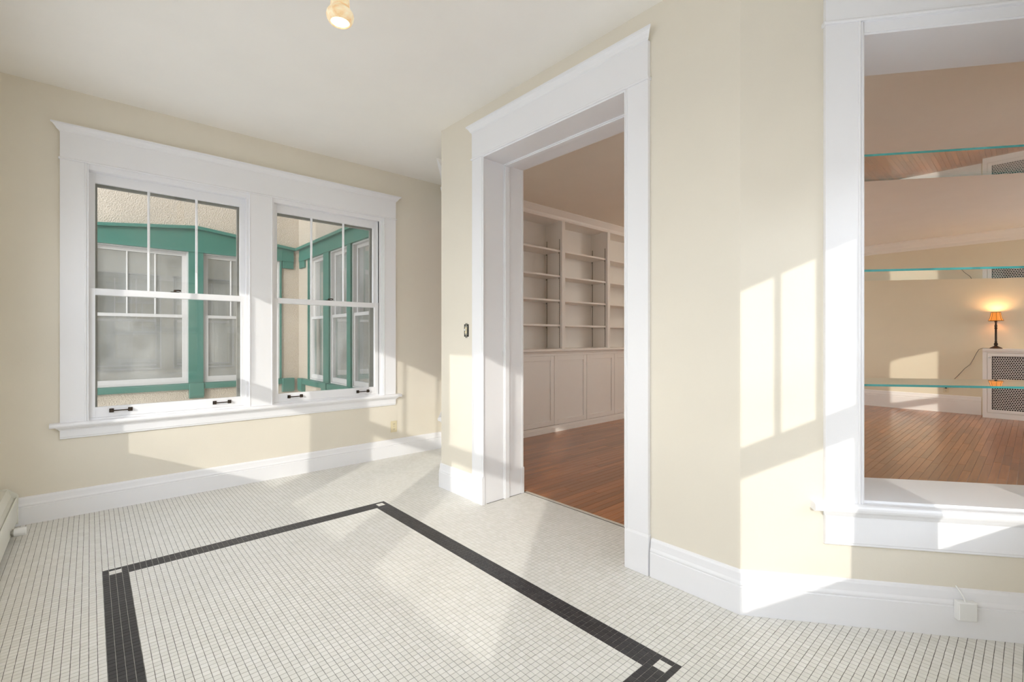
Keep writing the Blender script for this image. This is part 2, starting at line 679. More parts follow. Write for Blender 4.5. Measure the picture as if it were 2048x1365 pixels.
def baseboard(side, fr, spans, pts=BASE, m=(0, 0), mat=None):
    for s0, s1 in spans:
        bm = B()
        prof(bm, fr, pts, s0, s1, m[0], m[1])
        obj('baseboard_' + side, bm, mat or M_TRIM, kind='structure')


mC = -math.tan(math.radians(19.0))             # outside corner mitre grows, so negative flare shortens
baseboard('north', FN, [(XW, 3.02)])
baseboard('west', FW, [(YS, YN)])
baseboard('south', FS, [(XW, 3.02)])
mk = math.tan(math.radians(18.7))
baseboard('east', FE, [(YC0, DY0 - 0.147)], BASE_E, (mk * 1.0, 0))
baseboard('east', FE, [(DY1 + 0.122, YC1)], BASE_E, (0, mk * 1.0))
baseboard('southeast', FC, [(0, LC)], BASE_E, (mk, 0))
baseboard('northeast', FD, [(0, LC)], BASE_E, (mk, 0))


def crown(top, h, ob, p):
    """small flaring cornice profile hung below z=top"""
    return [(0, top), (p, top), (p, top - h * 0.20), (p * 0.86, top - h * 0.28), (p * 0.72, top - h * 0.5), (ob + (p - ob) * 0.32, top - h * 0.78),
            (ob + 0.003, top - h * 0.9), (ob + 0.003, top - h), (0, top - h)]


def trim_set(fr, s0, s1, zb, zj, zt, cw, mull=(), p=0.055, stool=None, side_over=0.05, plinth=0.0, ob=0.022, open_top=None, stool_over=0.05, bead=True, cw1=None):
    """casings round an opening whose clear inner edges are s0..s1"""
    cw1 = cw if cw1 is None else cw1
    g = fr.P((s0 + s1) / 2, 0, zb)
    tr = root('trim_%d' % trim_set.n, g, kind='structure')
    trim_set.n += 1
    for a, b in ((s0 - cw, s0), (s1, s1 + cw1)):
        bm = B()
        box(bm, fr, a, b, 0, ob, zb + plinth, zj)
        if bead:
            e = b if a < s0 - cw / 2 and b == s0 else a
            sg = -1 if e == b else 1
            tube(bm, [fr.P(e + sg * 0.007, ob, zb + plinth), fr.P(e + sg * 0.007, ob, zj)], 0.0055, 8)
            tube(bm, [fr.P(e - sg * 0.005, ob - 0.004, zb + plinth), fr.P(e - sg * 0.005, ob - 0.004, zj - 0.003)], 0.005, 8)
        obj('casing', bm, M_TRIM, tr, bevel=0.0012)
        if plinth:
            bm = B()
            box(bm, fr, a - 0.003, b + 0.003, 0, ob + 0.005, zb, zb + plinth - 0.008)
            prof(bm, fr, [(0, zb + plinth - 0.008), (ob + 0.005, zb + plinth - 0.008), (ob, zb + plinth + 0.004), (0, zb + plinth + 0.004)], a - 0.003, b + 0.003)
            obj('plinth_block', bm, M_TRIM, tr, bevel=0.001)
    for a, b in mull:
        bm = B()
        box(bm, fr, a, b, 0, ob, zb, zj)
        for e, sg in ((a, 1), (b, -1)):
            tube(bm, [fr.P(e + sg * 0.006, ob, zb), fr.P(e + sg * 0.006, ob, zj)], 0.005, 8)
        obj('mullion_casing', bm, M_TRIM, tr, bevel=0.0012)
    bm = B()
    box(bm, fr, s0 - cw, s1 + cw1, 0, ob + 0.002, zj + 0.012, zt - 0.05)
    obj('header', bm, M_TRIM, tr, bevel=0.0012)
    bm = B()
    prof(bm, fr, [(0, zj), (ob + 0.006, zj), (ob + 0.009, zj + 0.004), (ob + 0.009, zj + 0.009), (ob + 0.004, zj + 0.014), (0, zj + 0.014)], s0 - cw - 0.007, s1 + cw1 + 0.007)
    obj('header_fillet', bm, M_TRIM, tr)
    bm = B()
    prof(bm, fr, crown(zt, 0.055, ob, p), s0 - cw, s1 + cw1, side_over / (p - ob), side_over / (p - ob), ob)
    # ends of the back of the profile stay on the header
    obj('cornice', bm, M_TRIM, tr)
    if stool:
        zs, th, pp, za = stool
        bm = B()
        prof(bm, fr, [(-0.02, zs - th), (pp - 0.012, zs - th), (pp - 0.004, zs - th + 0.003), (pp, zs - th * 0.6), (pp, zs - th * 0.35), (pp - 0.004, zs - 0.004), (pp - 0.014, zs), (-0.02, zs)],
             s0 - cw - stool_over, s1 + cw1 + stool_over)
        obj('stool', bm, M_TRIM, tr)
        bm = B()
        prof(bm, fr, [(0, zs - th), (pp - 0.016, zs - th), (pp - 0.018, zs - th - 0.006), (ob + 0.008, zs - th - 0.014), (ob + 0.003, zs - th - 0.022), (0, zs - th - 0.022)],
             s0 - cw - 0.002, s1 + cw1 + 0.002, 0.8, 0.8, ob)
        obj('bed_moulding', bm, M_TRIM, tr)
        bm = B()
        prof(bm, fr, [(0, za), (ob * 0.55, za), (ob * 0.8, za + 0.004), (ob * 0.8, za + 0.012), (ob, za + 0.015), (ob, zs - th), (0, zs - th)], s0 - cw, s1 + cw1)
        obj('apron', bm, M_TRIM, tr)
    return tr


trim_set.n = 1


def handle_lift(fr, s, z, o, parent):
    bm = B()
    for e in (-0.052, 0.052):
        box(bm, fr, s + e - 0.013, s + e + 0.013, o, o + 0.005, z - 0.014, z + 0.014)
        box(bm, fr, s + e - 0.008, s + e + 0.008, o + 0.004, o + 0.026, z - 0.008, z + 0.008)
    tube(bm, [fr.P(s - 0.052, o + 0.02, z), fr.P(s - 0.02, o + 0.021, z), fr.P(s + 0.02, o + 0.021, z), fr.P(s + 0.052, o + 0.02, z)], 0.0045, 8)
    obj('lift_handle', bm, M_BRONZE, parent, bevel=0.002, label='dark bronze bar handle')


def sash_lock(fr, s, z, o, parent):
    bm = B()
    box(bm, fr, s - 0.028, s + 0.028, o - 0.014, o + 0.010, z, z + 0.006)
    tube(bm, [fr.P(s, o, z + 0.004), fr.P(s, o, z + 0.020)], 0.009, 10)
    tube(bm, [fr.P(s, o, z + 0.016), fr.P(s + 0.02, o + 0.012, z + 0.018), fr.P(s + 0.036, o + 0.012, z + 0.014)], [0.006, 0.005, 0.007], 8)
    obj('sash_lock', bm, M_BRONZE, parent, label='dark bronze sash lock')


def window(name, fr, s0, s1, z0, z1, zm, depth, flat=False, parent=None, mats=(None, None, None), handles=(), lock=None, muntins=2,
           stile=0.038, top=0.068, bot=0.072, rail=0.045, mw=0.016, sdep=0.034, storm=True, back=0.0, oin=-0.008, mdepth=0.026, lites=True):
    """double-hung window; outer face of the sashes at o=oin, lower sash inside, upper sash one step out"""
    Mf, Ms, Mg = (mats[0] or M_TRIM, mats[1] or M_TRIM, mats[2] or M_GLASS)
    bm = B()
    # jamb liner
    t = 0.018
    box(bm, fr, s0 - t, s0, -depth, 0, z0 - t, z1 + t)
    box(bm, fr, s1, s1 + t, -depth, 0, z0 - t, z1 + t)
    box(bm, fr, s0, s1, -depth, 0, z1, z1 + t)
    prof(bm, fr, [(-depth - 0.03, z0 - t - 0.02), (0, z0 - t), (0, z0), (-depth - 0.03, z0 - 0.02)], s0, s1)
    if storm:
        # parting stops and the blind stop of the storm window beyond the sashes
        oo = oin - sdep * 2 - 0.012
        for a, b in ((s0, s0 + 0.012), (s1 - 0.012, s1)):
            box(bm, fr, a, b, oo - 0.010, oo, z0, z1)
    if parent is None:
        r = obj(name, bm, Mf, None, kind='structure')
    else:
        r = obj(name, bm, Mf, parent)
    ol, ou = oin, oin - sdep - 0.002
    # lower sash
    bm = B()
    box(bm, fr, s0, s0 + stile, ol - sdep, ol, z0, zm + rail / 2)
    box(bm, fr, s1 - stile, s1, ol - sdep, ol, z0, zm + rail / 2)
    box(bm, fr, s0 + stile, s1 - stile, ol - sdep, ol, z0, z0 + bot)
    box(bm, fr, s0 + stile, s1 - stile, ol - sdep, ol, zm - rail / 2, zm + rail / 2)
    low = obj('sash', bm, Ms, r, bevel=0.0015)
    # upper sash
    bm = B()
    box(bm, fr, s0, s0 + stile, ou - sdep, ou, zm - rail / 2, z1)
    box(bm, fr, s1 - stile, s1, ou - sdep, ou, zm - rail / 2, z1)
    box(bm, fr, s0 + stile, s1 - stile, ou - sdep, ou, z1 - top, z1)
    box(bm, fr, s0 + stile, s1 - stile, ou - sdep, ou, zm - rail / 2, zm + rail / 2)
    up = obj('sash', bm, Ms, r, bevel=0.0015)
    pl_, pu_ = (r, r) if flat else (low, up)
    a, b = s0 + stile, s1 - stile
    for k in range(muntins):
        c = a + (b - a) * (k + 1) / (muntins + 1)
        bm = B()
        om = ou - 0.004
        vprof(bm, fr, [(c - mw / 2, om - mdepth), (c - mw / 2, om - mdepth * 0.45), (c - mw * 0.22, om), (c + mw * 0.22, om), (c + mw / 2, om - mdepth * 0.45), (c + mw / 2, om - mdepth)], zm + rail / 2, z1 - top)
        obj('muntin', bm, Ms, pu_)
    # panes: the upper sash holds one pane per light
    cuts = [a] + [a + (b - a) * (k + 1) / (muntins + 1) for k in range(muntins)] + [b]
    og = ou - sdep * 0.62
    for c0, c1 in zip(cuts, cuts[1:]):
        bm = B()
        box(bm, fr, c0 + 0.001, c1 - 0.001, og - 0.003, og, zm + rail / 2 - 0.004, z1 - top + 0.004)
        obj('pane', bm, Mg, pu_)
    bm = B()
    og = ol - sdep * 0.62
    box(bm, fr, a - 0.003, b + 0.003, og - 0.003, og, z0 + bot - 0.004, zm - rail / 2 + 0.004)
    obj('pane', bm, Mg, pl_)
    for s, z in handles:
        handle_lift(fr, s, z, ol, low)
    if lock is not None:
        sash_lock(fr, lock, zm + rail / 2, ol - sdep * 0.5, low)
    if storm:
        st = obj('storm_frame', storm_bm(fr, s0, s1, z0, z1, oin - sdep * 2 - 0.012), M_STORM, r)
    return r


def storm_bm(fr, s0, s1, z0, z1, o):
    bm = B()
    wd = 0.050
    box(bm, fr, s0 + 0.002, s0 + wd, o - 0.035, o - 0.012, z0 + 0.01, z1 - 0.004)
    box(bm, fr, s1 - wd, s1 - 0.002, o - 0.035, o - 0.012, z0 + 0.01, z1 - 0.004)
    box(bm, fr, s0 + wd, s1 - wd, o - 0.035, o - 0.012, z1 - wd * 1.65, z1 - 0.004)
    box(bm, fr, s0 + wd, s1 - wd, o - 0.035, o - 0.012, z0 + 0.01, z0 + 0.05)
    return bm


# north pair seen in the photograph
window('window_1', FN, -0.011, 0.969, 0.652, 2.377, 1.537, 0.17, mats=(None, None, M_NGLASS), handles=[(0.166, 0.695), (0.795, 0.692)], lock=0.485)
window('window_2', FN, 1.180, 2.150, 0.652, 2.380, 1.537, 0.17, mats=(None, None, M_NGLASS), handles=[(1.357, 0.693), (1.985, 0.689)], lock=1.66)
trim_set(FN, -0.016, 2.190, 0.64, 2.415, 2.652, 0.135, mull=[(0.985, 1.165)], stool=(0.640, 0.030, 0.062, 0.527), side_over=0.045)
for a, b in ((2.150, 2.190), (-0.016, -0.011), (0.969, 0.985), (1.165, 1.18)):
    bm = B()
    if b - a > 0.03:
        box(bm, FN, a, b - 0.018, -0.02, 0.004, 0.64, 2.415)
        box(bm, FN, b - 0.018, b, -0.02, 0.013, 0.64, 2.415)
    else:
        box(bm, FN, a - 0.002, b, -0.02, 0.008, 0.64, 2.415)
    obj('trim_%d' % trim_set.n, bm, M_TRIM, kind='structure')
    trim_set.n += 1
bm = B()
for a, b in ((-0.016, 0.985), (1.165, 2.19)):
    box(bm, FN, a, b, -0.02, 0.010, 2.379, 2.415)
obj('trim_%d' % trim_set.n, bm, M_TRIM, kind='structure')
trim_set.n += 1

# west windows (daylight and sun come in here)
for k, (a, b) in enumerate(WEST):
    window('window_%d' % (3 + k), FW, a + 0.02, b - 0.02, 0.598, 2.29, 1.425, 0.11, storm=False, mw=0.018, rail=0.10)
    trim_set(FW, a + 0.0, b - 0.0, 0.60, 2.40, 2.655, 0.135, stool=(0.600, 0.030, 0.062, 0.49), side_over=0.045, cw1=0.135)
# south windows, behind the camera
for k, (a, b) in enumerate(SOUTH):
    window('window_%d' % (6 + k), FS, a + 0.02, b - 0.02, 0.598, 2.19, 1.345, 0.11, storm=False, mw=0.022, rail=0.10)
    trim_set(FS, a, b, 0.60, 2.35, 2.655, 0.11, stool=(0.600, 0.030, 0.062, 0.49), side_over=0.03, stool_over=0.03)

# doorway -----------------------------------------------------------
trim_set(FE, 1.452, 2.672, 0.0, 2.528, 2.778, 0.135, plinth=0.205, side_over=0.035, cw1=0.125)
TW = XD2 - XE
bm = B()
oj = 0.0


def jamb(bm, fr, sa, sg, z1, zh):
    """lining of a deep doorway side: sa is the clear edge, sg the way into the opening"""
    box(bm, fr, min(sa, sa - sg * 0.02), max(sa, sa - sg * 0.02), -TW - 0.0, 0.0, 0, z1)
    lo, hi = sorted((sa, sa + sg * 0.014))
    box(bm, fr, lo, hi, -0.236, -0.194, 0, zh)
    lo, hi = sorted((sa, sa + sg * 0.007))
    box(bm, fr, lo, hi, -0.194, -0.186, 0, zh)


jm = root('door_1', (XE, (DY0 + DY1) / 2, 0), kind='structure')
for sa, sg in ((DY1 - 0.006, -1), (DY0 + 0.006, 1)):
    bm = B()
    jamb(bm, FE, sa, sg, DZ, DZ - 0.006)
    obj('side_jamb', bm, M_TRIM, jm, bevel=0.0012)
bm = B()
box(bm, FE, DY0, DY1, -TW, 0, DZ - 0.006, DZ + 0.016)
box(bm, FE, DY0, DY1, -0.236, -0.194, DZ - 0.020, DZ - 0.006)
box(bm, FE, DY0, DY1, -0.194, -0.186, DZ - 0.013, DZ - 0.006)
box(bm, FE, DY0, DY1, -0.004, 0.020, 2.5175, 2.532)
obj('head_jamb', bm, M_TRIM, jm, bevel=0.0012)
FE2 = Fr((XD2, 0), (0, 1), (1, 0))
for a, b in ((DY0 - 0.12, DY0 + 0.006), (DY1 - 0.008, DY1 + 0.12)):
    bm = B()
    box(bm, FE2, a, b, 0, 0.022, 0, DZ - 0.003)
    obj('casing', bm, M_TRIM, jm, bevel=0.0015)
    bm = B()
    box(bm, FE2, a - 0.003, b + 0.003, 0, 0.028, 0, 0.20)
    box(bm, FE2, a - 0.001, b + 0.001, 0, 0.025, 0.20, 0.206)
    obj('plinth_block', bm, M_TRIM, jm, bevel=0.001)
bm = B()
box(bm, FE2, DY0 - 0.12, DY1 + 0.12, 0, 0.022, DZ - 0.003, DZ + 0.15)
obj('header', bm, M_TRIM, jm)

# pass-through openings in the angled walls ---------------------------------
for q, fr in enumerate((FC, FD)):
    bm = B()
    t = 0.012
    box(bm, fr, CO0 - 0.001, CO0 + t * 0.2, -TC - 0.002, 0.004, CZ0, CZ1)
    box(bm, fr, CO1 - t, CO1 + 0.001, -TC - 0.002, 0.0, CZ0, CZ1)
    box(bm, fr, CO0, CO1, -TC - 0.002, 0.002, CZ1 - 0.02, CZ1 + 0.001)
    box(bm, fr, CO0 - 0.0, CO1, -TC - 0.002, 0.002, CZ0 - 0.001, 0.527)
    obj('trim_%d' % trim_set.n, bm, M_TRIM, kind='structure')
    trim_set.n += 1
    trim_set(fr, CO0 - 0.014, CO1, 0.515, 2.535, 2.79, 0.135, stool=(0.517, 0.034, 0.052, 0.335), side_over=0.04, p=0.062, stool_over=0.05, cw1=0.07)
    bm = B()
    box(bm, fr, CO0 - 0.014, CO0 + 0.001, 0, 0.014, 0.517, 2.535)
    box(bm, fr, CO0 - 0.014, CO1, 0, 0.014, 2.49, 2.535)
    box(bm, fr, CO0 + 0.001, CO1, 0, 0.010, 2.482, 2.49)
    obj('trim_%d' % trim_set.n, bm, M_TRIM, kind='structure', )
    trim_set.n += 1
    # living-room side casing
    fb = Fr(fr.P(0, -TC, 0)[:2], fr.s[:2], (-fr.o)[:2])
    bm = B()
    box(bm, fb, CO0 - 0.1, CO0, 0, 0.02, 0.43, 2.6)
    box(bm, fb, CO1, CO1 + 0.1, 0, 0.02, 0.43, 2.6)
    box(bm, fb, CO0, CO1, 0, 0.02, CZ1, 2.6)
    box(bm, fb, CO0, CO1, 0, 0.02, 0.40, CZ0 + 0.005)
    obj('trim_%d' % trim_set.n, bm, M_TRIM, kind='structure')
    trim_set.n += 1

# ------------------------------------------------------------------ living room shell
S_ = [(2.9, -0.62), (6.45, -0.62), (8.25, -2.02), (XL, -2.02)]       # its south side
FL1 = Fr((0, -0.62), (1, 0), (0, 1))
FL1b = Fr((0, -2.02), (1, 0), (0, 1))
dv = Vector((S_[2][0] - S_[1][0], S_[2][1] - S_[1][1]))
LV = dv.length
dv.normalize()
FLa = Fr(S_[1], dv, (-dv.y, dv.x))
obj('wall_living_south', wall_mesh(FL1, 3.0, 6.45, -0.12, 0, -0.9, LZ, [(4.78, 5.46, 0.62, 2.30)]), M_LWALL, kind='structure')
aw = (0.46, 1.10)
obj('wall_living_bay', wall_mesh(FLa, -0.02, LV, -0.12, 0, -0.9, LZ, [(aw[0], aw[1], 0.70, 2.45)]), M_LWALL, kind='structure')
obj('wall_living_southeast', wall_mesh(FL1b, 8.2, XL + 0.1, -0.12, 0, -0.9, LZ, [(8.5, 10.2, 0.62, 2.30)]), M_LWALL, kind='structure')
window('window_8', FL1, 4.80, 5.44, 0.64, 2.29, 1.455, 0.11, storm=False)
window('window_9', FLa, aw[0] + 0.02, aw[1] - 0.02, 0.72, 2.438, 1.545, 0.11, storm=False, muntins=0, rail=0.09)
window('window_10', FL1b, 8.52, 9.34, 0.64, 2.29, 1.455, 0.11, storm=False)  # unseen pair added to let more daylight into the living room
window('window_11', FL1b, 9.37, 10.18, 0.64, 2.29, 1.455, 0.11, storm=False)
FLE = Fr((XL, 0), (0, -1), (-1, 0))
obj('wall_living_east', wall_mesh(FLE, -4.7, 2.2, -0.15, 0, -0.15, LZ, [(1.0, 1.9, 0.62, 2.30)]), M_LWALL, kind='structure')
FLN = Fr((0, 4.50), (1, 0), (0, -1))
obj('wall_living_north', wall_mesh(FLN, 3.3, XL + 0.1, -0.15, 0, -0.15, LZ, [(7.85, 9.0, 0.62, 2.40), (9.1, 10.25, 0.62, 2.40)]), M_LWALL, kind='structure')
window('window_12', FLE, 1.02, 1.88, 0.64, 2.29, 1.455, 0.14, storm=False)  # unseen east window added for more sky light inside
window('window_13', FLN, 7.87, 8.98, 0.64, 2.39, 1.455, 0.14, storm=False)  # unseen north pair added to brighten the living room
window('window_14', FLN, 9.12, 10.23, 0.64, 2.39, 1.455, 0.14, storm=False)
bm = B()
vprof(bm, W, [(2.45, 1.0), (3.25, -0.05), (3.25, -0.7), (6.5, -0.7), (8.3, -2.1), (XL + 0.1, -2.1), (XL + 0.1, 4.6), (3.28, 4.6), (3.28, 4.2), (2.45, 3.1)], LZ, LZ + 0.16)
obj('ceiling_living', bm, M_LCEIL, kind='structure')
CR = [(0, LZ), (0.11, LZ), (0.11, LZ - 0.012), (0.085, LZ - 0.03), (0.06, LZ - 0.07), (0.03, LZ - 0.10), (0.022, LZ - 0.115), (0.022, LZ - 0.15), (0.012, LZ - 0.165), (0, LZ - 0.165)]
bm = B()
prof(bm, FLE, CR, -4.0, 2.02)
obj('crown_moulding', bm, M_LCEIL, kind='structure')
BL = [(0, 0), (0.022, 0), (0.022, 0.20), (0.018, 0.205), (0.018, 0.212), (0.020, 0.222), (0.014, 0.25), (0.011, 0.275), (0, 0.285)]
baseboard('living', FLE, [(-4.1, -0.575)], BL, mat=M_LTRIM)
baseboard('living', FL1, [(3.1, 6.4)], BL, mat=M_LTRIM)

# strip-wood floor: boards run along x
bm = B()
vprof(bm, W, [(2.573, 0.9), (3.3, -0.05), (3.3, -0.62), (6.45, -0.62), (8.25, -2.02), (XL, -2.02), (XL, 4.5), (3.3, 4.5), (3.3, 4.2), (2.573, 3.2)], -0.12, -0.012)
lf = obj('floor_living', bm, M_BLACK, kind='structure', label='amber oak strip floor of the living room')
lpoly = [(2.573, 0.85), (3.35, -0.1), (3.35, -0.64), (6.45, -0.64), (8.25, -2.05), (XL + .02, -2.05), (XL + .02, 4.48), (3.32, 4.48), (3.32, 4.2), (2.573, 3.25)]
BW = 0.057
boards = []
for r in range(int(6.6 / BW)):
    y0 = -2.06 + r * BW
    ym = y0 + BW / 2
    # x-range inside the room at this y
    xs = [x * 0.02 + 2.573 for x in range(395) if inside(x * 0.02 + 2.574, ym, lpoly)]
    if not xs:
        continue
    xa, xb = xs[0], min(xs[-1] + 0.02, XL)
    x = xa
    first = True
    while x < xb - 0.01:
        L = random.uniform(0.25, 1.5) if not first else random.uniform(0.2, 1.2)
        first = False
        x2 = min(x + L, xb)
        if xb - x2 < 0.15:
            x2 = xb
        boards.append((x, x2, y0))
        x = x2


def board_mesh(name, lst):
    vv, ff, tn = [], [], []
    for (x0, x1, y0) in lst:
        k = len(vv)
        tt = random.random()
        g, z = 0.0007, random.uniform(-0.0003, 0.0002)
        b = 0.0012
        X0, X1, Y0, Y1 = x0 + g, x1 - g, y0 + g, y0 + BW - g
        for (e, zz) in ((0, -0.012), (0, z - b), (b, z)):
            vv += [(X0 + e, Y0 + e, zz), (X1 - e, Y0 + e, zz), (X1 - e, Y1 - e, zz), (X0 + e, Y1 - e, zz)]
        ff.append((k + 8, k + 9, k + 10, k + 11))
        for l in (0, 4):
            ff += [(k + l + q, k + l + (q + 1) % 4, k + l + 4 + (q + 1) % 4, k + l + 4 + q) for q in range(4)]
        tn += [tt] * 12
    me = bpy.data.meshes.new(name)
    me.from_pydata(vv, [], ff)
    me.materials.append(M_WOOD)
    at = me.attributes.new('tone', 'FLOAT', 'POINT')
    at.data.foreach_set('value', tn)
    return me


def seen(b):
    """rank by how large a board shows through the doorway or the opening"""
    best = 0
    for f in (0.1, 0.5, 0.9):
        x = b[0] + (b[1] - b[0]) * f
        y = b[2] + BW / 2
        d = x * cF.x + y * cF.y
        if d < 0.5:
            continue
        px = 1024 + FPX * (x * cR.x + y * cR.y) / d
        py = 676.7 + FPX * EYE / d
        if (1060 < px < 1262 and py < 1056) or (1722 < px < 2060 and py < 975):
            best = max(best, 1 / d)
    return best


boards.sort(key=seen, reverse=True)
for b in boards[:300]:
    o = bpy.data.objects.new('floorboard', board_mesh('floorboard', [b]))
    o.parent = lf
    COL.objects.link(o)
o = bpy.data.objects.new('floorboards', board_mesh('floorboards', boards[300:]))
o.parent = lf
o['kind'] = 'stuff'
COL.objects.link(o)

# ------------------------------------------------------------------ built-in bookcase
bc = thing('bookcase', (5.2, YB, 0), 'white built-in bookcase with open shelves over panelled cupboard doors, seen through the doorway', 'bookcase')
FB = Fr((0, YB), (1, 0), (0, -1))
KX0, KX1 = 3.45, 7.70
DIV = [3.655 + 0.9815 * k for k in range(5)]
bm = B()
box(bm, FB, KX0, KX1, -0.335, -0.315, 1.0, 2.80)
box(bm, FB, KX0, KX1, -0.335, -0.02, 0.0, 1.0)
box(bm, FB, KX0, KX1, -0.335, -0.01, 2.75, LZ)
obj('carcass', bm, M_LTRIM, bc)
for c in DIV:
    bm = B()
    box(bm, FB, c - 0.03, c + 0.03, -0.02, 0, 1.07, 2.75)
    box(bm, FB, c - 0.018, c + 0.018, -0.315, -0.02, 1.07, 2.75)
    obj('upright', bm, M_LTRIM, bc, bevel=0.0015)
    for sg in (-1, 1):
        for od in (-0.055, -0.285):
            bm = B()
            e = c + sg * 0.018
            lo, hi = sorted((e, e + sg * 0.004))
            box(bm, FB, lo, hi, od - 0.0055, od + 0.0055, 1.08, 2.52)
            lo, hi = sorted((e + sg * 0.0035, e + sg * 0.0048))
            z = 1.10
            while z < 2.50:
                box(bm, FB, lo, hi, od - 0.0016, od + 0.0016, z, z + 0.014, 1)
                z += 0.0254
            obj('shelf_standard', bm, [M_SLOT, M_SLOTH], bc, label='slotted metal shelf standard')
for a, b in zip(DIV, DIV[1:]):
    for z in (2.37, 2.035, 1.714, 1.388):
        bm = B()
        box(bm, FB, a + 0.026, b - 0.026, -0.31, -0.035, z - 0.024, z)
        sh = obj('shelf', bm, M_LTRIM, bc, bevel=0.002)
        for e, sg in ((a + 0.022, 1), (b - 0.022, -1)):
            for od in (-0.055, -0.285):
                bm = B()
                box(bm, FB, min(e, e + sg * 0.012), max(e, e + sg * 0.012), od - 0.006, od + 0.006, z - 0.045, z - 0.0245)
                obj('shelf_clip', bm, M_STEEL, sh)
bm = B()
prof(bm, FB, [(-0.315, 1.03), (0.0, 1.03), (0.018, 1.035), (0.024, 1.045), (0.024, 1.062), (0.018, 1.07), (-0.315, 1.07)], KX0, KX1)
obj('counter_ledge', bm, M_LTRIM, bc)
bm = B()
box(bm, FB, KX0, KX1, -0.02, 0.0, 0.0, 0.085)
box(bm, FB, KX0, KX1, -0.02, 0.012, 0.0, 0.05)
box(bm, FB, KX0, KX1, -0.02, 0.0, 0.985, 1.03)
prof(bm, FB, [(0, 1.012), (0.010, 1.014), (0.014, 1.022), (0.016, 1.03), (0, 1.03)], KX0, KX1)
obj('rails', bm, M_LTRIM, bc)
bm = B()
box(bm, FB, KX0, KX1, -0.02, 0, 2.745, LZ - 0.09)
prof(bm, FB, [(0, LZ - 0.095), (0.006, LZ - 0.095), (0.014, LZ - 0.07), (0.045, LZ - 0.03), (0.06, LZ - 0.012), (0.06, LZ), (0, LZ)], KX0, KX1)
obj('cornice', bm, M_LTRIM, bc)
edges = [3.47, 3.80, 4.451, 5.105, 5.745, 6.40, 7.05, 7.68]
for k, (a, b) in enumerate(zip(edges, edges[1:])):
    bm = B()
    g = 0.003
    z0, z1 = 0.09, 0.982
    fw = 0.062
    a2, b2 = a + g, b - g
    box(bm, FB, a2, a2 + fw, -0.02, 0.006, z0, z1)
    box(bm, FB, b2 - fw, b2, -0.02, 0.006, z0, z1)
    box(bm, FB, a2 + fw, b2 - fw, -0.02, 0.006, z0, z0 + fw)
    box(bm, FB, a2 + fw, b2 - fw, -0.02, 0.006, z1 - fw, z1)
    box(bm, FB, a2 + fw, b2 - fw, -0.02, -0.008, z0 + fw, z1 - fw)
    dr = obj('cupboard_door', bm, M_LTRIM, bc, bevel=0.002)
    e = b2 if k % 2 == 0 else a2
    for z in (0.20, 0.86):
        bm = B()
        tube(bm, [FB.P(e, 0.009, z - 0.03), FB.P(e, 0.009, z + 0.03)], 0.005, 8)
        box(bm, FB, e - 0.012, e + 0.012, 0.004, 0.0085, z - 0.024, z + 0.024)
        obj('hinge', bm, M_LTRIM, dr)

# ------------------------------------------------------------------ radiator cover, lamp, outlet in the living room
rc = thing('radiator_cover', (10.28, -0.1, 0), 'white wooden radiator cover with perforated metal grille against the far wall', 'radiator cover')
CXF = 10.15
FR = Fr((CXF, 0), (0, -1), (-1, 0))           # s = -y
s0, s1 = -0.547, 0.85
bm = B()
box(bm, FR, s0, s1, -(XL - CXF) + 0.003, 0.012, 1.025, 1.050)
prof(bm, FR, [(-0.01, 1.0), (0.004, 1.0), (0.010, 1.018), (0.012, 1.025), (-0.01, 1.025)], s0, s1)
obj('top_panel', bm, M_LTRIM, rc, bevel=0.003)
for a in (s0, s1 - 0.02):
    bm = B()
    box(bm, FR, a, a + 0.02, -(XL - CXF) + 0.003, -0.0205, 0, 1.0245)
    obj('side_panel', bm, M_LTRIM, rc)
bm = B()
for a, b in ((s0, s0 + 0.05), (s1 - 0.05, s1)):
    box(bm, FR, a, b, -0.02, 0, 0, 1.0)
box(bm, FR, s0 + 0.05, s1 - 0.05, -0.02, 0, 0, 0.08)
box(bm, FR, s0 + 0.05, s1 - 0.05, -0.02, 0, 0.985, 1.0)
obj('face_frame', bm, M_LTRIM, rc, bevel=0.001)
bm = B()
a, b = s0 + 0.053, s1 - 0.053
fw2 = 0.045
box(bm, FR, a, a + fw2, -0.018, 0.003, 0.084, 0.981)
box(bm, FR, b - fw2, b, -0.018, 0.003, 0.084, 0.981)
box(bm, FR, a + fw2, b - fw2, -0.018, 0.003, 0.084, 0.084 + fw2)
box(bm, FR, a + fw2, b - fw2, -0.018, 0.003, 0.981 - fw2, 0.981)
gdoor = obj('grille_door', bm, M_LTRIM, rc, bevel=0.001)
# perforated sheet: staggered round holes
ga, gb, gz0, gz1 = a + fw2 - 0.002, b - fw2 + 0.002, 0.084 + fw2 - 0.002, 0.981 - fw2 + 0.002
pt = 0.0258
vv, ff = [], []
nrow = int((gz1 - gz0) / (pt / 2))
ncol = int((gb - ga) / pt)
NS = 8
for r in range(nrow // 2):
    for c_ in range(ncol):
        for st in (0,):
            cs, cz_ = ga + (c_ + 0.5 + (0.0)) * pt, gz0 + (r + 0.5) * pt
            off = pt / 2 if r % 2 else 0
            cs += off
            if cs + pt / 2 > gb + pt * 0.5:
                continue
            k = len(vv)
            rad = pt * 0.43
            out8 = [(1, 0), (1, 1), (0, 1), (-1, 1), (-1, 0), (-1, -1), (0, -1), (1, -1)]
            for q in range(8):
                an = q * math.pi / 4
                vv.append(FR.P(min(cs + out8[q][0] * pt / 2, gb), -0.006, cz_ + out8[q][1] * pt / 2)[:])
                vv.append(FR.P(cs + math.cos(an) * rad, -0.006, cz_ + math.sin(an) * rad)[:])
            for q in range(8):
                q2 = (q + 1) % 8
                ff.append((k + 2 * q, k + 2 * q2, k + 2 * q2 + 1, k + 2 * q + 1))
